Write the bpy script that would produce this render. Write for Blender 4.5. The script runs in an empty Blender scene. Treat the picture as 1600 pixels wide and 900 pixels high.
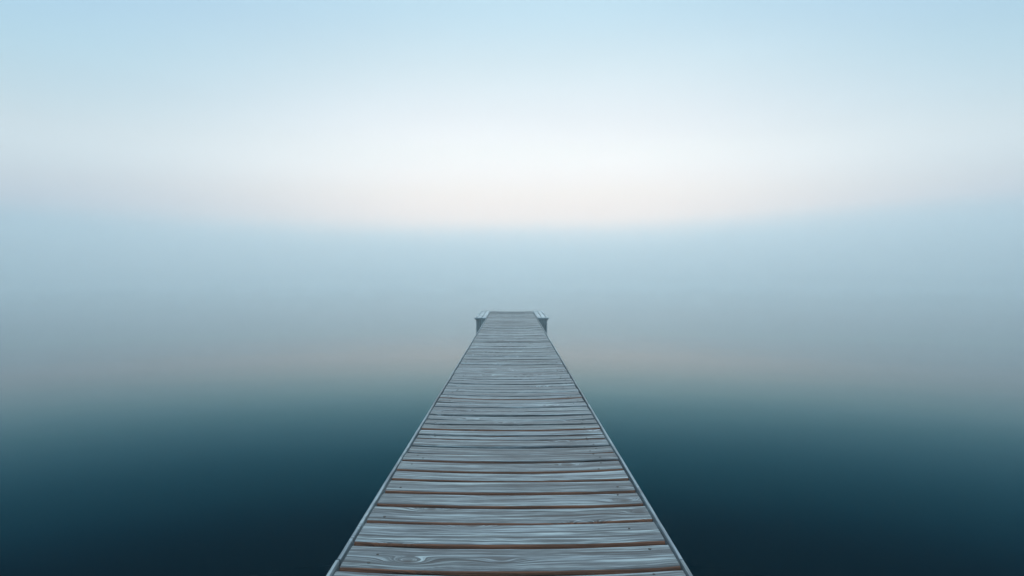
import bpy, bmesh, math, random
from mathutils import noise, Vector

random.seed(11)
scene = bpy.context.scene
COL = scene.collection
R = math.radians

# ------------------------------------------------------------------ constants
H = 1.22            # eye above the deck
F = 1066.7          # focal length in pixels of a 1600 px wide frame (24 mm lens)
HW = 0.751          # half width of the pier, outside of the edge rails
WATER = -0.56       # water level, the deck surface is z = 0
END = 24.1          # far end of the pier
WING = 20.0         # where the side platforms begin
FH = F * H


def lin(r, g, b):
    def f(c):
        c /= 255.0
        return c / 12.92 if c <= 0.04045 else ((c + 0.055) / 1.055) ** 2.4
    return (f(r), f(g), f(b), 1.0)


# ------------------------------------------------------------------ node helper
class NT:
    def __init__(self, tree):
        self.t = tree
        self.n = tree.nodes
        self.l = tree.links
        self.n.clear()

    def new(self, kind, **kw):
        nd = self.n.new(kind)
        for k, v in kw.items():
            setattr(nd, k, v)
        return nd

    def put(self, sock, v):
        if isinstance(v, bpy.types.NodeSocket):
            self.l.new(v, sock)
        else:
            sock.default_value = v

    def math(self, op, a, b=None, c=None, clamp=False):
        nd = self.new('ShaderNodeMath', operation=op, use_clamp=clamp)
        self.put(nd.inputs[0], a)
        if b is not None:
            self.put(nd.inputs[1], b)
        if c is not None:
            self.put(nd.inputs[2], c)
        return nd.outputs[0]

    def comb(self, x, y, z=0.0):
        nd = self.new('ShaderNodeCombineXYZ')
        for i, v in enumerate((x, y, z)):
            self.put(nd.inputs[i], v)
        return nd.outputs[0]

    def sep(self, v):
        nd = self.new('ShaderNodeSeparateXYZ')
        self.put(nd.inputs[0], v)
        return nd.outputs

    def noise(self, vec, scale=1.0, detail=2.0, rough=0.5, dist=0.0):
        nd = self.new('ShaderNodeTexNoise')
        self.put(nd.inputs['Vector'], vec)
        nd.inputs['Scale'].default_value = scale
        nd.inputs['Detail'].default_value = detail
        nd.inputs['Roughness'].default_value = rough
        nd.inputs['Distortion'].default_value = dist
        return nd.outputs[0]

    def mix(self, fac, a, b, mode='MIX'):
        nd = self.new('ShaderNodeMix', data_type='RGBA', blend_type=mode)
        self.put(nd.inputs[0], fac)
        self.put(nd.inputs[6], a)
        self.put(nd.inputs[7], b)
        return nd.outputs[2]

    def range(self, v, a, b, c=0.0, d=1.0, smooth=True):
        nd = self.new('ShaderNodeMapRange', interpolation_type='SMOOTHSTEP' if smooth else 'LINEAR')
        self.put(nd.inputs[0], v)
        for i, x in enumerate((a, b, c, d)):
            nd.inputs[i + 1].default_value = x
        return nd.outputs[0]

    def ramp(self, fac, stops, interp='EASE'):
        nd = self.new('ShaderNodeValToRGB')
        nd.color_ramp.interpolation = interp
        e = nd.color_ramp.elements
        while len(e) < len(stops):
            e.new(0.5)
        for i, (p, c) in enumerate(stops):
            e[i].position = p
            e[i].color = c
        self.put(nd.inputs[0], fac)
        return nd.outputs[0]


def new_mat(name):
    m = bpy.data.materials.new(name)
    m.use_nodes = True
    return m, NT(m.node_tree)


# ------------------------------------------------------------------ materials
def wood_material(name, light, dark, brown, edge=True, grain=1.0):
    """Weathered grey timber. The attribute gc runs along the board (x), across it (y)
    and carries one random number per board (z); worn is 1 where brown wood is bared."""
    m, t = new_mat(name)
    out = t.new('ShaderNodeOutputMaterial')
    bs = t.new('ShaderNodeBsdfPrincipled')
    at = t.new('ShaderNodeAttribute', attribute_name='gc')
    u0, v0, rnd = t.sep(at.outputs['Vector'])
    u = t.math('ADD', u0, t.math('MULTIPLY', rnd, 37.0))
    v = t.math('ADD', v0, t.math('MULTIPLY', rnd, 19.0))
    # slow wander of the grain
    w = t.noise(t.comb(t.math('MULTIPLY', u, 1.6), t.math('MULTIPLY', v, 7.0), rnd), 1.0, 2.0)
    g = t.math('ADD', v, t.math('MULTIPLY', t.math('SUBTRACT', w, 0.5), 0.045))
    # knots: the grain flows round them
    vo = t.new('ShaderNodeTexVoronoi', voronoi_dimensions='2D')
    t.put(vo.inputs['Vector'], t.comb(t.math('MULTIPLY', u, 1.6), t.math('MULTIPLY', g, 4.2)))
    vo.inputs['Scale'].default_value = 1.0
    kd = vo.outputs['Distance']
    on = t.range(t.sep(vo.outputs['Color'])[0], 0.42, 0.5)
    kb = t.math('MULTIPLY', t.math('EXPONENT', t.math('MULTIPLY', t.math('POWER', t.math('DIVIDE', kd, 0.17), 2.0), -1.0)), on)
    kc = t.math('MULTIPLY', t.math('EXPONENT', t.math('MULTIPLY', t.math('POWER', t.math('DIVIDE', kd, 0.06), 2.0), -1.0)), on)
    g = t.math('ADD', g, t.math('MULTIPLY', kb, 0.075))
    # grain at three widths, long fibres
    s1 = t.noise(t.comb(t.math('MULTIPLY', u, 1.3), t.math('MULTIPLY', g, 36.0), rnd), 1.0, 3.0, 0.6)
    s2 = t.noise(t.comb(t.math('MULTIPLY', u, 3.6), t.math('MULTIPLY', g, 150.0), rnd), 1.0, 3.0, 0.6)
    s3 = t.noise(t.comb(t.math('MULTIPLY', u, 11.0), t.math('MULTIPLY', g, 380.0), rnd), 1.0, 1.0)
    crack = t.range(t.noise(t.comb(t.math('MULTIPLY', u, 0.6), t.math('MULTIPLY', g, 30.0), t.math('ADD', rnd, 3.7)), 1.0, 2.0, 0.5), 0.40, 0.355)
    # late-wood lines, the darker rings that arch round the knots
    ring = t.math('SINE', t.math('ADD', t.math('MULTIPLY', g, 175.0), t.math('MULTIPLY', s1, 9.0)))
    ring = t.math('MULTIPLY', t.range(ring, 0.5, 0.95), t.range(t.noise(t.comb(t.math('MULTIPLY', u, 1.5), t.math('MULTIPLY', v, 10.0), t.math('ADD', rnd, 31.0)), 1.0, 2.0), 0.33, 0.56))
    gr = t.math('ADD', t.math('ADD', t.math('MULTIPLY', s1, 0.36), t.math('MULTIPLY', s2, 0.42)), t.math('MULTIPLY', s3, 0.22))
    lightness = t.range(gr, 0.425, 0.61)
    c = t.mix(lightness, dark, light)
    # patches: silvered, blue-grey, a little violet bloom
    pn = t.noise(t.comb(t.math('MULTIPLY', u, 1.1), t.math('MULTIPLY', v, 8.0), t.math('ADD', rnd, 9.0)), 1.0, 3.0, 0.55)
    c = t.mix(t.range(pn, 0.36, 0.66, 0.0, 1.0), t.mix(1.0, c, (0.80, 0.84, 0.87, 1), 'MULTIPLY'), t.mix(1.0, c, (1.12, 1.16, 1.14, 1), 'MULTIPLY'))
    pn2 = t.noise(t.comb(t.math('MULTIPLY', u, 0.8), t.math('MULTIPLY', v, 12.0), t.math('ADD', rnd, 21.0)), 1.0, 2.0)
    c = t.mix(t.range(pn2, 0.50, 0.72, 0.0, 0.75), c, t.mix(1.0, c, (0.76, 0.75, 0.78, 1), 'MULTIPLY'))
    # every board has weathered a little differently
    tone = t.math('ADD', 0.72, t.math('MULTIPLY', t.math('FRACT', t.math('MULTIPLY', rnd, 7.13)), 0.54))
    c = t.mix(1.0, c, t.comb(tone, tone, tone), 'MULTIPLY')
    c = t.mix(t.math('MULTIPLY', ring, 0.92 * grain), c, t.mix(0.5, dark, (0.02, 0.026, 0.034, 1)))
    # hair-thin checks along the grain
    ck = t.noise(t.comb(t.math('MULTIPLY', u, 1.1), t.math('MULTIPLY', g, 52.0), t.math('ADD', rnd, 44.0)), 1.0, 2.0, 0.55)
    thin = t.range(t.math('ABSOLUTE', t.math('SUBTRACT', ck, 0.5)), 0.012, 0.05, 1.0, 0.0)
    thin = t.math('MULTIPLY', thin, t.range(t.noise(t.comb(t.math('MULTIPLY', u, 2.6), t.math('MULTIPLY', v, 16.0), t.math('ADD', rnd, 55.0)), 1.0, 2.0), 0.38, 0.58))
    c = t.mix(t.math('MULTIPLY', thin, 0.8 * grain), c, (0.022, 0.032, 0.042, 1))
    c = t.mix(t.math('MULTIPLY', crack, 0.8 * grain), c, (0.014, 0.018, 0.024, 1))
    c = t.mix(t.math('MULTIPLY', kc, 0.85 * grain), c, (0.022, 0.023, 0.028, 1))
    height = t.math('SUBTRACT', t.math('SUBTRACT', gr, t.math('MULTIPLY', crack, 0.6)), t.math('MULTIPLY', ring, 0.15))
    if edge:
        wa = t.new('ShaderNodeAttribute', attribute_name='worn')
        wn = t.noise(t.comb(t.math('MULTIPLY', u, 1.6), t.math('MULTIPLY', v, 50.0), rnd), 1.0, 3.0, 0.6)
        wf = t.range(t.math('ADD', wa.outputs['Fac'], t.math('MULTIPLY', t.math('SUBTRACT', wn, 0.5), 0.9)), 0.36, 0.62)
        bc = t.mix(t.range(s2, 0.35, 0.65), tuple(x * 0.45 for x in brown[:3]) + (1,), brown)
        c = t.mix(wf, c, bc)
    t.put(bs.inputs['Base Color'], c)
    t.put(bs.inputs['Roughness'], t.range(gr, 0.3, 0.7, 0.58, 0.76))
    bs.inputs['Specular IOR Level'].default_value = 0.33
    bp = t.new('ShaderNodeBump')
    bp.inputs['Strength'].default_value = 0.55
    bp.inputs['Distance'].default_value = 0.004
    t.put(bp.inputs['Height'], height)
    t.l.new(bp.outputs[0], bs.inputs['Normal'])
    t.l.new(bs.outputs[0], out.inputs['Surface'])
    return m


M_DECK = wood_material('weathered_deck_wood', (0.33, 0.405, 0.445, 1), (0.045, 0.066, 0.083, 1), (0.22, 0.093, 0.052, 1))
M_RAIL = wood_material('weathered_rail_wood', (0.27, 0.335, 0.375, 1), (0.13, 0.17, 0.20, 1), (0.2, 0.1, 0.06, 1), edge=False, grain=0.4)
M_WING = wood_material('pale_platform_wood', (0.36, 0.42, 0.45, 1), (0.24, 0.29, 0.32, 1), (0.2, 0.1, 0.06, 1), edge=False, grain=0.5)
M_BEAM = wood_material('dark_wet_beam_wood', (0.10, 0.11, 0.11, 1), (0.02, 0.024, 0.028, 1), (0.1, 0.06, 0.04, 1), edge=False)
M_SKIRT = wood_material('pale_grey_skirt_wood', (0.52, 0.62, 0.67, 1), (0.34, 0.42, 0.47, 1), (0.1, 0.06, 0.04, 1), edge=False)  # pale grey wood of the platform rims and skirt boards

M_NAIL, t = new_mat('rusted_nail_iron')
o_ = t.new('ShaderNodeOutputMaterial')
b_ = t.new('ShaderNodeBsdfPrincipled')
tc = t.new('ShaderNodeTexCoord')
t.put(b_.inputs['Base Color'], t.mix(t.noise(tc.outputs['Object'], 300.0), (0.012, 0.013, 0.016, 1), (0.05, 0.04, 0.036, 1)))
b_.inputs['Roughness'].default_value = 0.7
b_.inputs['Metallic'].default_value = 0.3
t.l.new(b_.outputs[0], o_.inputs['Surface'])

M_WATER, t = new_mat('still_lake_water')
o_ = t.new('ShaderNodeOutputMaterial')
tc = t.new('ShaderNodeTexCoord')
bp = t.new('ShaderNodeBump')
bp.inputs['Strength'].default_value = 0.05
bp.inputs['Distance'].default_value = 0.05
t.put(bp.inputs['Height'], t.noise(tc.outputs['Object'], 0.55, 2.0, 0.4))
fr = t.new('ShaderNodeFresnel')
fr.inputs['IOR'].default_value = 1.235
t.l.new(bp.outputs[0], fr.inputs['Normal'])
deep = t.new('ShaderNodeBsdfDiffuse')
deep.inputs['Color'].default_value = (0.0001, 0.0035, 0.005, 1)
gl = t.new('ShaderNodeBsdfGlossy')
gl.inputs['Roughness'].default_value = 0.06
t.put(gl.inputs['Color'], t.ramp(fr.outputs[0], [(0.0, (0.005, 0.05, 0.08, 1)), (0.105, (0.008, 0.11, 0.20, 1)), (0.145, (0.02, 0.25, 0.37, 1)),
                                                (0.225, (0.15, 0.46, 0.59, 1)), (0.325, (0.48, 0.80, 0.88, 1)), (0.45, (1, 1, 1, 1))], 'B_SPLINE'))
t.l.new(bp.outputs[0], gl.inputs['Normal'])
mx = t.new('ShaderNodeMixShader')
t.l.new(fr.outputs[0], mx.inputs[0])
t.l.new(deep.outputs[0], mx.inputs[1])
t.l.new(gl.outputs[0], mx.inputs[2])
t.l.new(mx.outputs[0], o_.inputs['Surface'])


# ------------------------------------------------------------------ object helpers
def link(name, me, mat=None, parent=None):
    o = bpy.data.objects.new(name, me)
    COL.objects.link(o)
    if mat:
        for x in (mat if isinstance(mat, (list, tuple)) else [mat]):
            me.materials.append(x)
    if parent:
        o.parent = parent
    return o


class Board:
    """Collects boards swept along an axis into one mesh with grain attributes."""

    def __init__(self):
        self.v, self.f, self.gc, self.worn, self.mi = [], [], [], [], []

    def sweep(self, rings, gcs, worns, mi=0):
        """rings: list of closed rings of points; caps are added."""
        b = len(self.v)
        n = len(rings[0])
        for r, g, w in zip(rings, gcs, worns):
            self.v += r
            self.gc += g
            self.worn += w
        for i in range(len(rings) - 1):
            for j in range(n):
                k = (j + 1) % n
                self.f.append((b + i * n + j, b + i * n + k, b + (i + 1) * n + k, b + (i + 1) * n + j))
                self.mi.append(mi)
        e = b + (len(rings) - 1) * n
        self.f.append(tuple(b + j for j in reversed(range(n))))
        self.f.append(tuple(e + j for j in range(n)))
        self.mi += [mi, mi]

    def beam(self, a, b, w, h, rnd=None, bev=0.004, seg=1, wob=0.0, worn=0.0):
        """Rectangular timber from a to b (points on its top centre line), w wide, h deep."""
        rnd = random.random() * 3 if rnd is None else rnd
        a, b = Vector(a), Vector(b)
        d = (b - a)
        L = d.length
        d.normalize()
        up = Vector((0, 0, 1)) if abs(d.z) < 0.9 else Vector((0, 1, 0))
        s = d.cross(up).normalized()
        up = s.cross(d).normalized()
        prof = [(-w / 2, -h), (w / 2, -h), (w / 2, -bev), (w / 2 - bev * 0.3, -bev * 0.3), (w / 2 - bev, 0),
                (-w / 2 + bev, 0), (-w / 2 + bev * 0.3, -bev * 0.3), (-w / 2, -bev)]
        rings, gcs, wns = [], [], []
        for i in range(seg + 1):
            q = L * i / seg
            p = a + d * q
            dx = wob * noise.noise(Vector((q * 0.9, rnd * 9, 0)))
            dz = wob * 0.6 * noise.noise(Vector((q * 0.7, rnd * 9, 5)))
            rings.append([tuple(p + s * (x + dx) + up * (z + dz)) for x, z in prof])
            gcs.append([(q, x + z, rnd) for x, z in prof])
            wns.append([worn] * len(prof))
        self.sweep(rings, gcs, wns)

    def mesh(self, name, smooth=True):
        me = bpy.data.meshes.new(name)
        me.from_pydata(self.v, [], self.f)
        at = me.attributes.new('gc', 'FLOAT_VECTOR', 'POINT')
        at.data.foreach_set('vector', [c for g in self.gc for c in g])
        aw = me.attributes.new('worn', 'FLOAT', 'POINT')
        aw.data.foreach_set('value', self.worn)
        me.polygons.foreach_set('material_index', self.mi)
        bm = bmesh.new()
        bm.from_mesh(me)
        bmesh.ops.recalc_face_normals(bm, faces=bm.faces)
        if smooth:
            for f in bm.faces:
                f.smooth = len(f.verts) == 4
            for e in bm.edges:
                if len(e.link_faces) == 2 and e.calc_face_angle(0) > R(50):
                    e.smooth = False
        bm.to_mesh(me)
        bm.free()
        return me


# ------------------------------------------------------------------ the pier
pier = bpy.data.objects.new('wooden_pier', None)
COL.objects.link(pier)
pier.location = (0, 0, 0)
pier['label'] = 'weathered blue-grey plank pier running straight out over the still water into the fog'
pier['category'] = 'pier'

# board joints: the near ones as wide as the photograph shows, the rest random
gap_px = [892, 851, 816, 790, 769, 750.5, 735.5, 720.5, 708, 696.5, 685, 679, 670.5, 662.5, 655, 648, 641.8, 635.2, 628.5, 622]
joints = [FH / (y - 432) for y in gap_px]
y = joints[0]
back = []
while y > -4.0:
    y -= random.uniform(0.235, 0.275)
    back.append(y)
joints = back[::-1] + joints
while joints[-1] < END - 0.12:
    joints.append(joints[-1] + random.uniform(0.155, 0.215))
joints[-1] = END
jbow = [0.030 + random.uniform(-0.010, 0.012) for _ in joints]      # the boards have warped: joints bow and skew a little
jskew = [random.uniform(-0.007, 0.007) for _ in joints]
first_seen = len(back)

X0 = HW - 0.017 - 0.016
deck = Board()
nails = []
NX = 30
for i in range(len(joints) - 1):
    ya, yb = joints[i], joints[i + 1]
    k = i - first_seen                       # board counted from the picture's bottom edge
    rnd = random.random() * 2.0 + i * 0.013
    near = 1.0 if k < 0 else max(0.0, 1.0 - k / 16.0)
    gap = 0.024 + 0.007 * near + random.uniform(-0.003, 0.003)
    rad = 0.011 + 0.008 * near               # worn, rounded near edge
    worn = random.uniform(0.78, 1.0) if k < 7 else (random.uniform(0.3, 0.75) if k < 13 else random.choice((0.0, 0.0, 0.0, 0.15, 0.35)))
    if k in (12, 19):                        # two boards further out with a bared edge over a wide gap
        worn, gap, rad = 1.0, 0.045 if k == 19 else 0.03, 0.016
    th = 0.038
    zj = random.uniform(-0.003, 0.003)
    tilt = random.uniform(-0.005, 0.005)
    skew = (jskew[i] + jskew[i + 1]) / 2
    sag = 0.007 + random.uniform(-0.003, 0.006)
    bow = (jbow[i] + jbow[i + 1]) / 2
    xl = -X0 + random.uniform(-0.003, 0.006)
    xr = X0 - random.uniform(-0.003, 0.006)
    rings, gcs, wns = [], [], []
    for s in range(NX + 1):
        q = s / NX
        x = xl + (xr - xl) * q
        xn = x / X0
        by0 = -jbow[i] * (1 - xn * xn) + 0.02 + jskew[i] * xn
        by1 = -jbow[i + 1] * (1 - xn * xn) + 0.02 + jskew[i + 1] * xn
        zz = -sag * (1 - xn * xn) + zj + 0.0022 * noise.noise(Vector((x * 2.2, rnd * 11, 3)))
        en = 0.0030 * noise.noise(Vector((x * 2.6, rnd * 17, 0))) + 0.0018 * noise.noise(Vector((x * 9, rnd * 17, 8)))
        ef = 0.0030 * noise.noise(Vector((x * 2.9, rnd * 23, 1))) + 0.0012 * noise.noise(Vector((x * 11, rnd * 23, 4)))
        y0 = ya + gap / 2 + by0 + en
        y1 = yb - gap / 2 + by1 + ef
        if i == len(joints) - 2:
            y1 = END
        rr = rad * (0.8 + 0.5 * noise.noise(Vector((x * 3.1, rnd * 5, 6))))
        prof = [(y0 + 0.034, -th), (y0 + 0.009, -rr * 1.55), (y0, -rr * 1.15), (y0 + rr * 0.10, -rr * 0.72), (y0 + rr * 0.38, -rr * 0.30), (y0 + rr * 0.75, -rr * 0.07), (y0 + rr * 1.15, 0.0)]
        wv = [worn, worn, worn, worn, worn * 0.85, worn * 0.35, 0.0]
        for q2 in (0.28, 0.5, 0.72):
            yy = y0 + (y1 - y0) * q2
            prof.append((yy, 0.0016 * noise.noise(Vector((x * 1.7, q2 * 9, rnd * 7)))))
            wv.append(0.0)
        prof += [(y1 - 0.007, 0.0), (y1 - 0.0015, -0.003), (y1, -0.008), (y1, -th)]
        wv += [0.0, 0.0, 0.2, 0.2]
        ring, gc = [], []
        arc = 0.0
        for j, (py, pz) in enumerate(prof):
            if j:
                arc += math.hypot(py - prof[j - 1][0], pz - prof[j - 1][1])
            ring.append((x, py, zz + pz + tilt * ((py - ya) / (yb - ya) - 0.5)))
            gc.append((x, arc, rnd))
        rings.append(ring)
        gcs.append(gc)
        wns.append(wv)
    deck.sweep(rings, gcs, wns)
    if -1 <= k < 45:                         # nail heads near both ends of a board
        for sx in (-1, 1):
            for f in (0.28, 0.72):
                if random.random() < 0.45:
                    nx = sx * (X0 - random.uniform(0.06, 0.16))
                    n_by = -bow * (1 - (nx / X0) ** 2) + 0.02 + skew * nx / X0
                    nz = -sag * (1 - (nx / X0) ** 2) + zj + 0.0022 * noise.noise(Vector((nx * 2.2, rnd * 11, 3))) + tilt * (f - 0.5)
                    nails.append((nx, ya + (yb - ya) * (f + random.uniform(-0.14, 0.14)) + n_by, nz, random.uniform(0.005, 0.009)))
for x, yy, z, r in nails:                    # low domed heads
    b = len(deck.v)
    for hgt, rr in ((-0.004, r), (0.0012, r), (0.0024, r * 0.6)):
        for a in range(8):
            deck.v.append((x + rr * math.cos(a * math.pi / 4), yy + rr * math.sin(a * math.pi / 4), z + hgt))
            deck.gc.append((x, yy, 0.3))
            deck.worn.append(0.0)
    for lv in range(2):
        for a in range(8):
            c = (a + 1) % 8
            deck.f.append((b + lv * 8 + a, b + lv * 8 + c, b + lv * 8 + 8 + c, b + lv * 8 + 8 + a))
            deck.mi.append(1)
    deck.f.append(tuple(b + 16 + a for a in range(8)))
    deck.mi.append(1)
    deck.f.append(tuple(b + a for a in reversed(range(8))))
    deck.mi.append(1)
link('deck', deck.mesh('deck'), [M_DECK, M_NAIL], pier)

# edge rails: thin boards on edge along both sides, butted end to end
for sx in (-1, 1):
    rb = Board()
    y = -4.0
    lens = [6.95, 3.6, 4.1, 3.9, 4.0, 3.8, 4.2]
    while y < END - 0.01:
        L = lens.pop(0) if lens else 3.0
        y2 = min(END - 0.004, y + L)
        if END - y2 < 0.6:
            y2 = END - 0.004
        off = random.uniform(-0.002, 0.002)
        x = sx * (HW - 0.0085) + off
        rb.beam((x, y + 0.002, -0.004 + off * 0.5), (x, y2 - 0.002, -0.004 - off * 0.5), 0.017, 0.15, seg=int(L * 4), wob=0.0025, bev=0.004)
        y = y2 + 0.002
        if y > END - 0.1:
            break
    link('edge_rail', rb.mesh('edge_rail'), M_RAIL, pier)

# bearers under the boards
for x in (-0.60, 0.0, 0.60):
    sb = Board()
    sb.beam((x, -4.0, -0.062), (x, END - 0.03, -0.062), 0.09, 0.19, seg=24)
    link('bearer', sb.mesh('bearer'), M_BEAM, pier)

# round posts and cross beams carrying the bearers
def piling_mesh(r, z0, z1):
    b = Board()
    rings, gcs, wns = [], [], []
    rnd = random.random() * 3
    for i in range(9):
        q = i / 8
        z = z0 + (z1 - z0) * q
        rr = r * (1.06 - 0.10 * q)
        rings.append([(rr * math.cos(a * math.pi / 8) * (1 + 0.04 * math.sin(3 * a + z)), rr * math.sin(a * math.pi / 8), z) for a in range(16)])
        gcs.append([(z, r * a * math.pi / 8, rnd) for a in range(16)])
        wns.append([0.0] * 16)
    b.sweep(rings, gcs, wns)
    return b.mesh('piling')


pm = piling_mesh(0.085, -3.0, -0.40)
pm.materials.append(M_BEAM)
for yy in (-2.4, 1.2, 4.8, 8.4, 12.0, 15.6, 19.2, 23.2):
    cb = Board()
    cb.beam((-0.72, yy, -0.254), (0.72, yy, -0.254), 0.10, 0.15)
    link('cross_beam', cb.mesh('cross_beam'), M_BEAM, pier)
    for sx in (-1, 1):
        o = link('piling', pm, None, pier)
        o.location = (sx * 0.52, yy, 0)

# the two narrow side platforms at the far end
for sx in (-1, 1):
    wing = bpy.data.objects.new('side_platform', None)
    COL.objects.link(wing)
    wing.parent = pier
    wing['label'] = 'pale narrow platform with dark boarded front beside the far end of the deck'
    xi, xo = HW + 0.006, 1.052
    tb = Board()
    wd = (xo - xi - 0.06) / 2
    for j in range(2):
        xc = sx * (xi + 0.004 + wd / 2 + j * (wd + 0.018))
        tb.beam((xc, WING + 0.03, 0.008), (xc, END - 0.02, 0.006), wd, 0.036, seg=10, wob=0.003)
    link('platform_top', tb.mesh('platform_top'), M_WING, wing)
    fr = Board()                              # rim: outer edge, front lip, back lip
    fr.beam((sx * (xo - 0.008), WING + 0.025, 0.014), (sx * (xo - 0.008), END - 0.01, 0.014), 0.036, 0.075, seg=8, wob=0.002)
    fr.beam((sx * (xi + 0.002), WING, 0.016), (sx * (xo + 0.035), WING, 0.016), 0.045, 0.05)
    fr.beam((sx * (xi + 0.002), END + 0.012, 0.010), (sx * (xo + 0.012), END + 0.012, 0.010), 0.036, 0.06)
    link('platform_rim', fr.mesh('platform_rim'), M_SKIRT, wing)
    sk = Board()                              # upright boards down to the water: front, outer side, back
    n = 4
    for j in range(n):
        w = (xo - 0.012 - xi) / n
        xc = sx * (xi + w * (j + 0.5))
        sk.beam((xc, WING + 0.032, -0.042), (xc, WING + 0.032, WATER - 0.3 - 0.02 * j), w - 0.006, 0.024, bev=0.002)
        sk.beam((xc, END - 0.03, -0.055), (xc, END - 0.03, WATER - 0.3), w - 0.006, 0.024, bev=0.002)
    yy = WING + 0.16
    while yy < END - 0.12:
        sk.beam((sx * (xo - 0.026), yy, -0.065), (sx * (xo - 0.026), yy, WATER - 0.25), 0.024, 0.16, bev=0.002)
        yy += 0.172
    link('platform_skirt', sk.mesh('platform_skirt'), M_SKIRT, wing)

# ------------------------------------------------------------------ water
bm = bmesh.new()
segs = 96
rings_r = [0.0, 40, 150, 600, 3000]
prev = None
c = bm.verts.new((0, 0, 0))
for rr in rings_r[1:]:
    cur = [bm.verts.new((rr * math.cos(a * 2 * math.pi / segs), rr * math.sin(a * 2 * math.pi / segs), 0)) for a in range(segs)]
    for a in range(segs):
        b2 = (a + 1) % segs
        if prev is None:
            bm.faces.new((c, cur[a], cur[b2]))
        else:
            bm.faces.new((prev[a], cur[a], cur[b2], prev[b2]))
    prev = cur
me = bpy.data.meshes.new('water')
bm.to_mesh(me)
bm.free()
for p in me.polygons:
    p.use_smooth = True
water = link('water', me, M_WATER)
water.location = (0, 0, WATER)
water['kind'] = 'structure'
water['label'] = 'dark still lake water all around the pier'

# ------------------------------------------------------------------ haze over the water
HAZE_TOP = 15.3
M_HAZE, t = new_mat('haze_air')
o_ = t.new('ShaderNodeOutputMaterial')
pv = t.new('ShaderNodeVolumePrincipled')
pv.inputs['Color'].default_value = (0.74, 0.93, 0.99, 1)
pv.inputs['Density'].default_value = 0.0060
pv.inputs['Anisotropy'].default_value = 0.65
t.l.new(pv.outputs[0], o_.inputs['Volume'])
bm = bmesh.new()
bmesh.ops.create_cube(bm, size=1.0)
zb = WATER - 4.2
for v in bm.verts:
    v.co = Vector((v.co.x * 6400, v.co.y * 6400, zb if v.co.z < 0 else HAZE_TOP))
me = bpy.data.meshes.new('haze')
bm.to_mesh(me)
bm.free()
haze = link('haze', me, M_HAZE)
haze['kind'] = 'stuff'
haze['label'] = 'thin pale mist lying over the water'

# ------------------------------------------------------------------ the fog bank across the lake
RB0, RB1 = 27.0, 150.0
BT = 15.0
M_FOG, t = new_mat('fog_bank_air')
o_ = t.new('ShaderNodeOutputMaterial')
pv = t.new('ShaderNodeVolumePrincipled')
pv.inputs['Color'].default_value = (0.938, 0.966, 0.988, 1)
pv.inputs['Anisotropy'].default_value = 0.7
tc = t.new('ShaderNodeTexCoord')
px, py, pz = t.sep(tc.outputs['Object'])
rad_ = t.math('SQRT', t.math('ADD', t.math('MULTIPLY', px, px), t.math('MULTIPLY', py, py)))
wave = t.noise(t.comb(t.math('MULTIPLY', px, 0.018), t.math('MULTIPLY', py, 0.018), 2.3), 1.0, 1.0, 0.4)
rise = t.range(px, 10.0, 80.0, 0.0, 2.9)
rise2 = t.range(px, -30.0, -85.0, 0.0, 0.8)
top = t.math('ADD', t.math('ADD', t.math('MULTIPLY_ADD', rad_, 0.054, 2.5), t.math('MULTIPLY', t.math('SUBTRACT', wave, 0.5), 1.6)), t.math('ADD', rise, rise2))
below = t.math('SUBTRACT', top, pz)
den = t.range(below, -2.4, 4.6, 0.0, 0.066)
side = t.math('MULTIPLY', t.math('POWER', t.range(rad_, RB0, 122.0, smooth=False), 1.8), t.range(rad_, RB1, RB1 - 25))
wisp = t.range(t.noise(t.comb(t.math('MULTIPLY', px, 0.035), t.math('MULTIPLY', py, 0.035), t.math('MULTIPLY', pz, 0.16)), 1.0, 2.0, 0.55), 0.30, 0.70, 0.70, 1.30)
t.put(pv.inputs['Density'], t.math('MULTIPLY', t.math('MULTIPLY', den, side), wisp))
t.l.new(pv.outputs[0], o_.inputs['Volume'])
M_FOG.cycles.volume_step_rate = 0.2
bm = bmesh.new()
loops = []
n = 72
A0, A1 = R(-100), R(100)
for i in range(n + 1):
    a = A0 + (A1 - A0) * i / n
    s_, c_ = math.sin(a), math.cos(a)
    loops.append([bm.verts.new((r * s_, r * c_, z)) for r, z in ((RB0, WATER + 0.01), (RB1, WATER + 0.01), (RB1, BT), (RB0, BT))])
for i in range(n):
    for j in range(4):
        k = (j + 1) % 4
        bm.faces.new((loops[i][j], loops[i][k], loops[i + 1][k], loops[i + 1][j]))
bm.faces.new(loops[0][::-1])
bm.faces.new(loops[-1])
bmesh.ops.recalc_face_normals(bm, faces=bm.faces)
me = bpy.data.meshes.new('fog_bank')
bm.to_mesh(me)
bm.free()
fog = link('fog_bank', me, M_FOG)
fog['kind'] = 'stuff'
fog['label'] = 'soft blue-grey fog bank lying along the far side of the lake'

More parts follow.
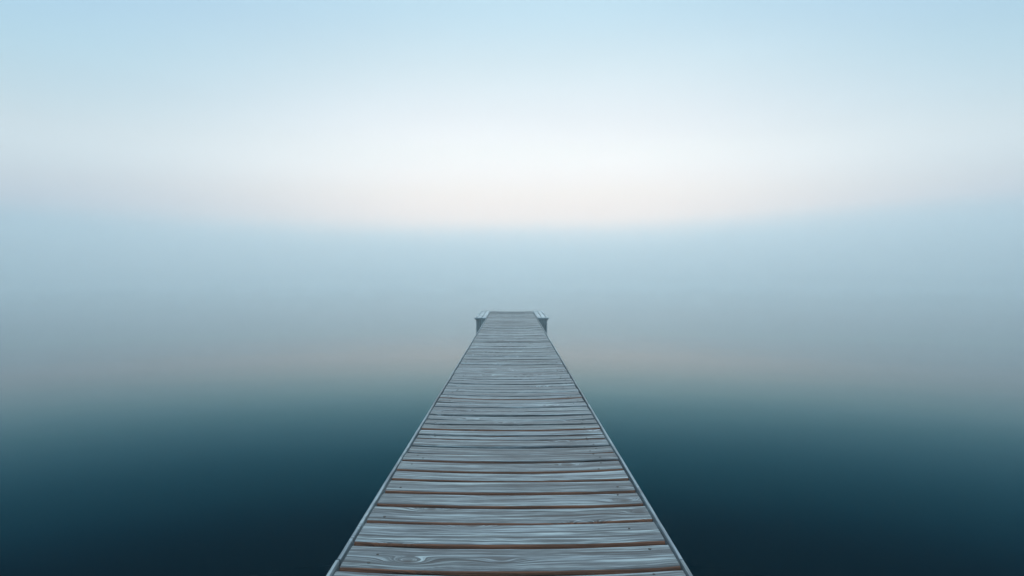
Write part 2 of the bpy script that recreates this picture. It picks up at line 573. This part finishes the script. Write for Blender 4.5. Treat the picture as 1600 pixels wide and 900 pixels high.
# ------------------------------------------------------------------ sky
SUN_EL, SUN_AZ = R(42), R(3)                 # high, veiled sun ahead of the camera
world = bpy.data.worlds.new('World')
scene.world = world
world.use_nodes = True
t = NT(world.node_tree)
wo = t.new('ShaderNodeOutputWorld')
tc = t.new('ShaderNodeTexCoord')
dx, dy, dz = t.sep(tc.outputs['Generated'])
centre = [(0.0, (3.2, 2.2, 1.65, 1)), (0.045, (2.4, 1.7, 1.32, 1)), (0.075, (1.60, 1.12, 0.92, 1)), (0.105, (1.38, 1.05, 0.90, 1)), (0.16, (1.22, 1.10, 1.04, 1)),
          (0.21, (1.04, 1.00, 1.00, 1)), (0.30, (0.665, 0.79, 0.86, 1)), (0.37, lin(179, 213, 232)), (0.46, lin(158, 200, 224)), (0.62, (1.12, 1.41, 1.57, 1)), (1.0, (1.54, 1.95, 2.18, 1))]
sides = [(0.0, (0.14, 0.36, 0.62, 1)), (0.045, (0.36, 0.50, 0.68, 1)), (0.075, (0.64, 0.65, 0.74, 1)), (0.105, (0.74, 0.70, 0.75, 1)), (0.16, (0.80, 0.85, 0.88, 1)),
         (0.22, (0.62, 0.76, 0.83, 1)), (0.285, lin(184, 217, 234)), (0.34, lin(172, 209, 234)), (0.46, lin(158, 200, 224)), (0.62, (1.12, 1.41, 1.57, 1)), (1.0, (1.54, 1.95, 2.18, 1))]


def smooth_stops(stops):
    """Smooth monotone curve through the stops, sampled finely enough for a linear ramp."""
    xs = [p for p, c in stops]
    res = []
    grid = [0.5 * i / 25 for i in range(26)] + [0.56, 0.62, 0.74, 0.87, 1.0]

    def curve(ch, x):
        ys = [c[ch] for p, c in stops]
        n = len(xs)
        d = [(ys[i + 1] - ys[i]) / (xs[i + 1] - xs[i]) for i in range(n - 1)]
        m = [d[0]] + [0.0 if d[i - 1] * d[i] <= 0 else 2 * d[i - 1] * d[i] / (d[i - 1] + d[i]) for i in range(1, n - 1)] + [d[-1]]
        k = max(i for i in range(n - 1) if xs[i] <= x + 1e-9)
        h = xs[k + 1] - xs[k]
        q = (x - xs[k]) / h
        return ((2 * q ** 3 - 3 * q * q + 1) * ys[k] + (q ** 3 - 2 * q * q + q) * h * m[k] + (-2 * q ** 3 + 3 * q * q) * ys[k + 1] + (q ** 3 - q * q) * h * m[k + 1])
    for x in grid:
        res.append((x, tuple(curve(c, x) for c in range(3)) + (1.0,)))
    return res


rc = t.ramp(dz, smooth_stops(centre), 'LINEAR')
rs = t.ramp(dz, smooth_stops(sides), 'LINEAR')
horiz = t.math('SQRT', t.math('MAXIMUM', t.math('SUBTRACT', 1.0, t.math('MULTIPLY', dz, dz)), 0.0001))
az = t.math('ARCTAN2', dx, dy)
azr = t.math('ABSOLUTE', t.math('SUBTRACT', az, 0.04))
fac = t.range(azr, 0.08, 0.70)
veil = t.mix(fac, rc, rs)
streak = t.range(t.noise(t.comb(t.math('MULTIPLY', az, 1.3), t.math('MULTIPLY', dz, 9.0), 0.4), 1.0, 3.0, 0.5), 0.25, 0.75, 0.97, 1.03)    # the veil of cloud is not quite even
veil = t.mix(1.0, veil, t.comb(streak, streak, streak), 'MULTIPLY')
back = t.range(dy, 0.35, -0.55, 1.0, 0.42)    # the sky behind, away from the dawn glow, is darker
veil = t.mix(1.0, veil, t.comb(back, back, back), 'MULTIPLY')
sky = t.new('ShaderNodeTexSky', sky_type='NISHITA')
sky.sun_disc = False
sky.sun_elevation = SUN_EL
sky.sun_rotation = SUN_AZ
sky.air_density = 1.0
sky.dust_density = 2.0
b1 = t.new('ShaderNodeBackground')
t.put(b1.inputs['Color'], sky.outputs[0])
b1.inputs['Strength'].default_value = 0.05
b2 = t.new('ShaderNodeBackground')
t.put(b2.inputs['Color'], veil)
b2.inputs['Strength'].default_value = 1.03
ad = t.new('ShaderNodeMixShader')
ad.inputs[0].default_value = 0.85            # thin high cloud in front of the clear sky
t.l.new(b1.outputs[0], ad.inputs[1])
t.l.new(b2.outputs[0], ad.inputs[2])
t.l.new(ad.outputs[0], wo.inputs['Surface'])

sun = bpy.data.lights.new('sun', 'SUN')
sun.energy = 1.0
sun.angle = R(22)
sun.color = (1.0, 0.96, 0.91)
so = bpy.data.objects.new('sun', sun)
COL.objects.link(so)
d = Vector((math.sin(SUN_AZ) * math.cos(SUN_EL), math.cos(SUN_AZ) * math.cos(SUN_EL), math.sin(SUN_EL)))
so.rotation_euler = d.to_track_quat('Z', 'Y').to_euler()
so.location = d * 60

# ------------------------------------------------------------------ camera
cd = bpy.data.cameras.new('camera')
cd.sensor_width = 36.0
cd.lens = 24.0
cd.shift_y = -18.0 / 1600.0
cd.clip_start = 0.05
cd.clip_end = 9000
cam = bpy.data.objects.new('camera', cd)
COL.objects.link(cam)
cam.location = (0.010, 0.0, H)
cam.rotation_euler = (R(90), 0, 0)
scene.camera = cam

# ------------------------------------------------------------------ render settings
scene.render.engine = 'CYCLES'
vs = scene.view_settings
vs.view_transform = 'Standard'
vs.look = 'None'
vs.exposure = 0.0
vs.gamma = 1.0
cy = scene.cycles
cy.use_denoising = True
cy.max_bounces = 8
cy.volume_bounces = 4
cy.volume_max_steps = 256
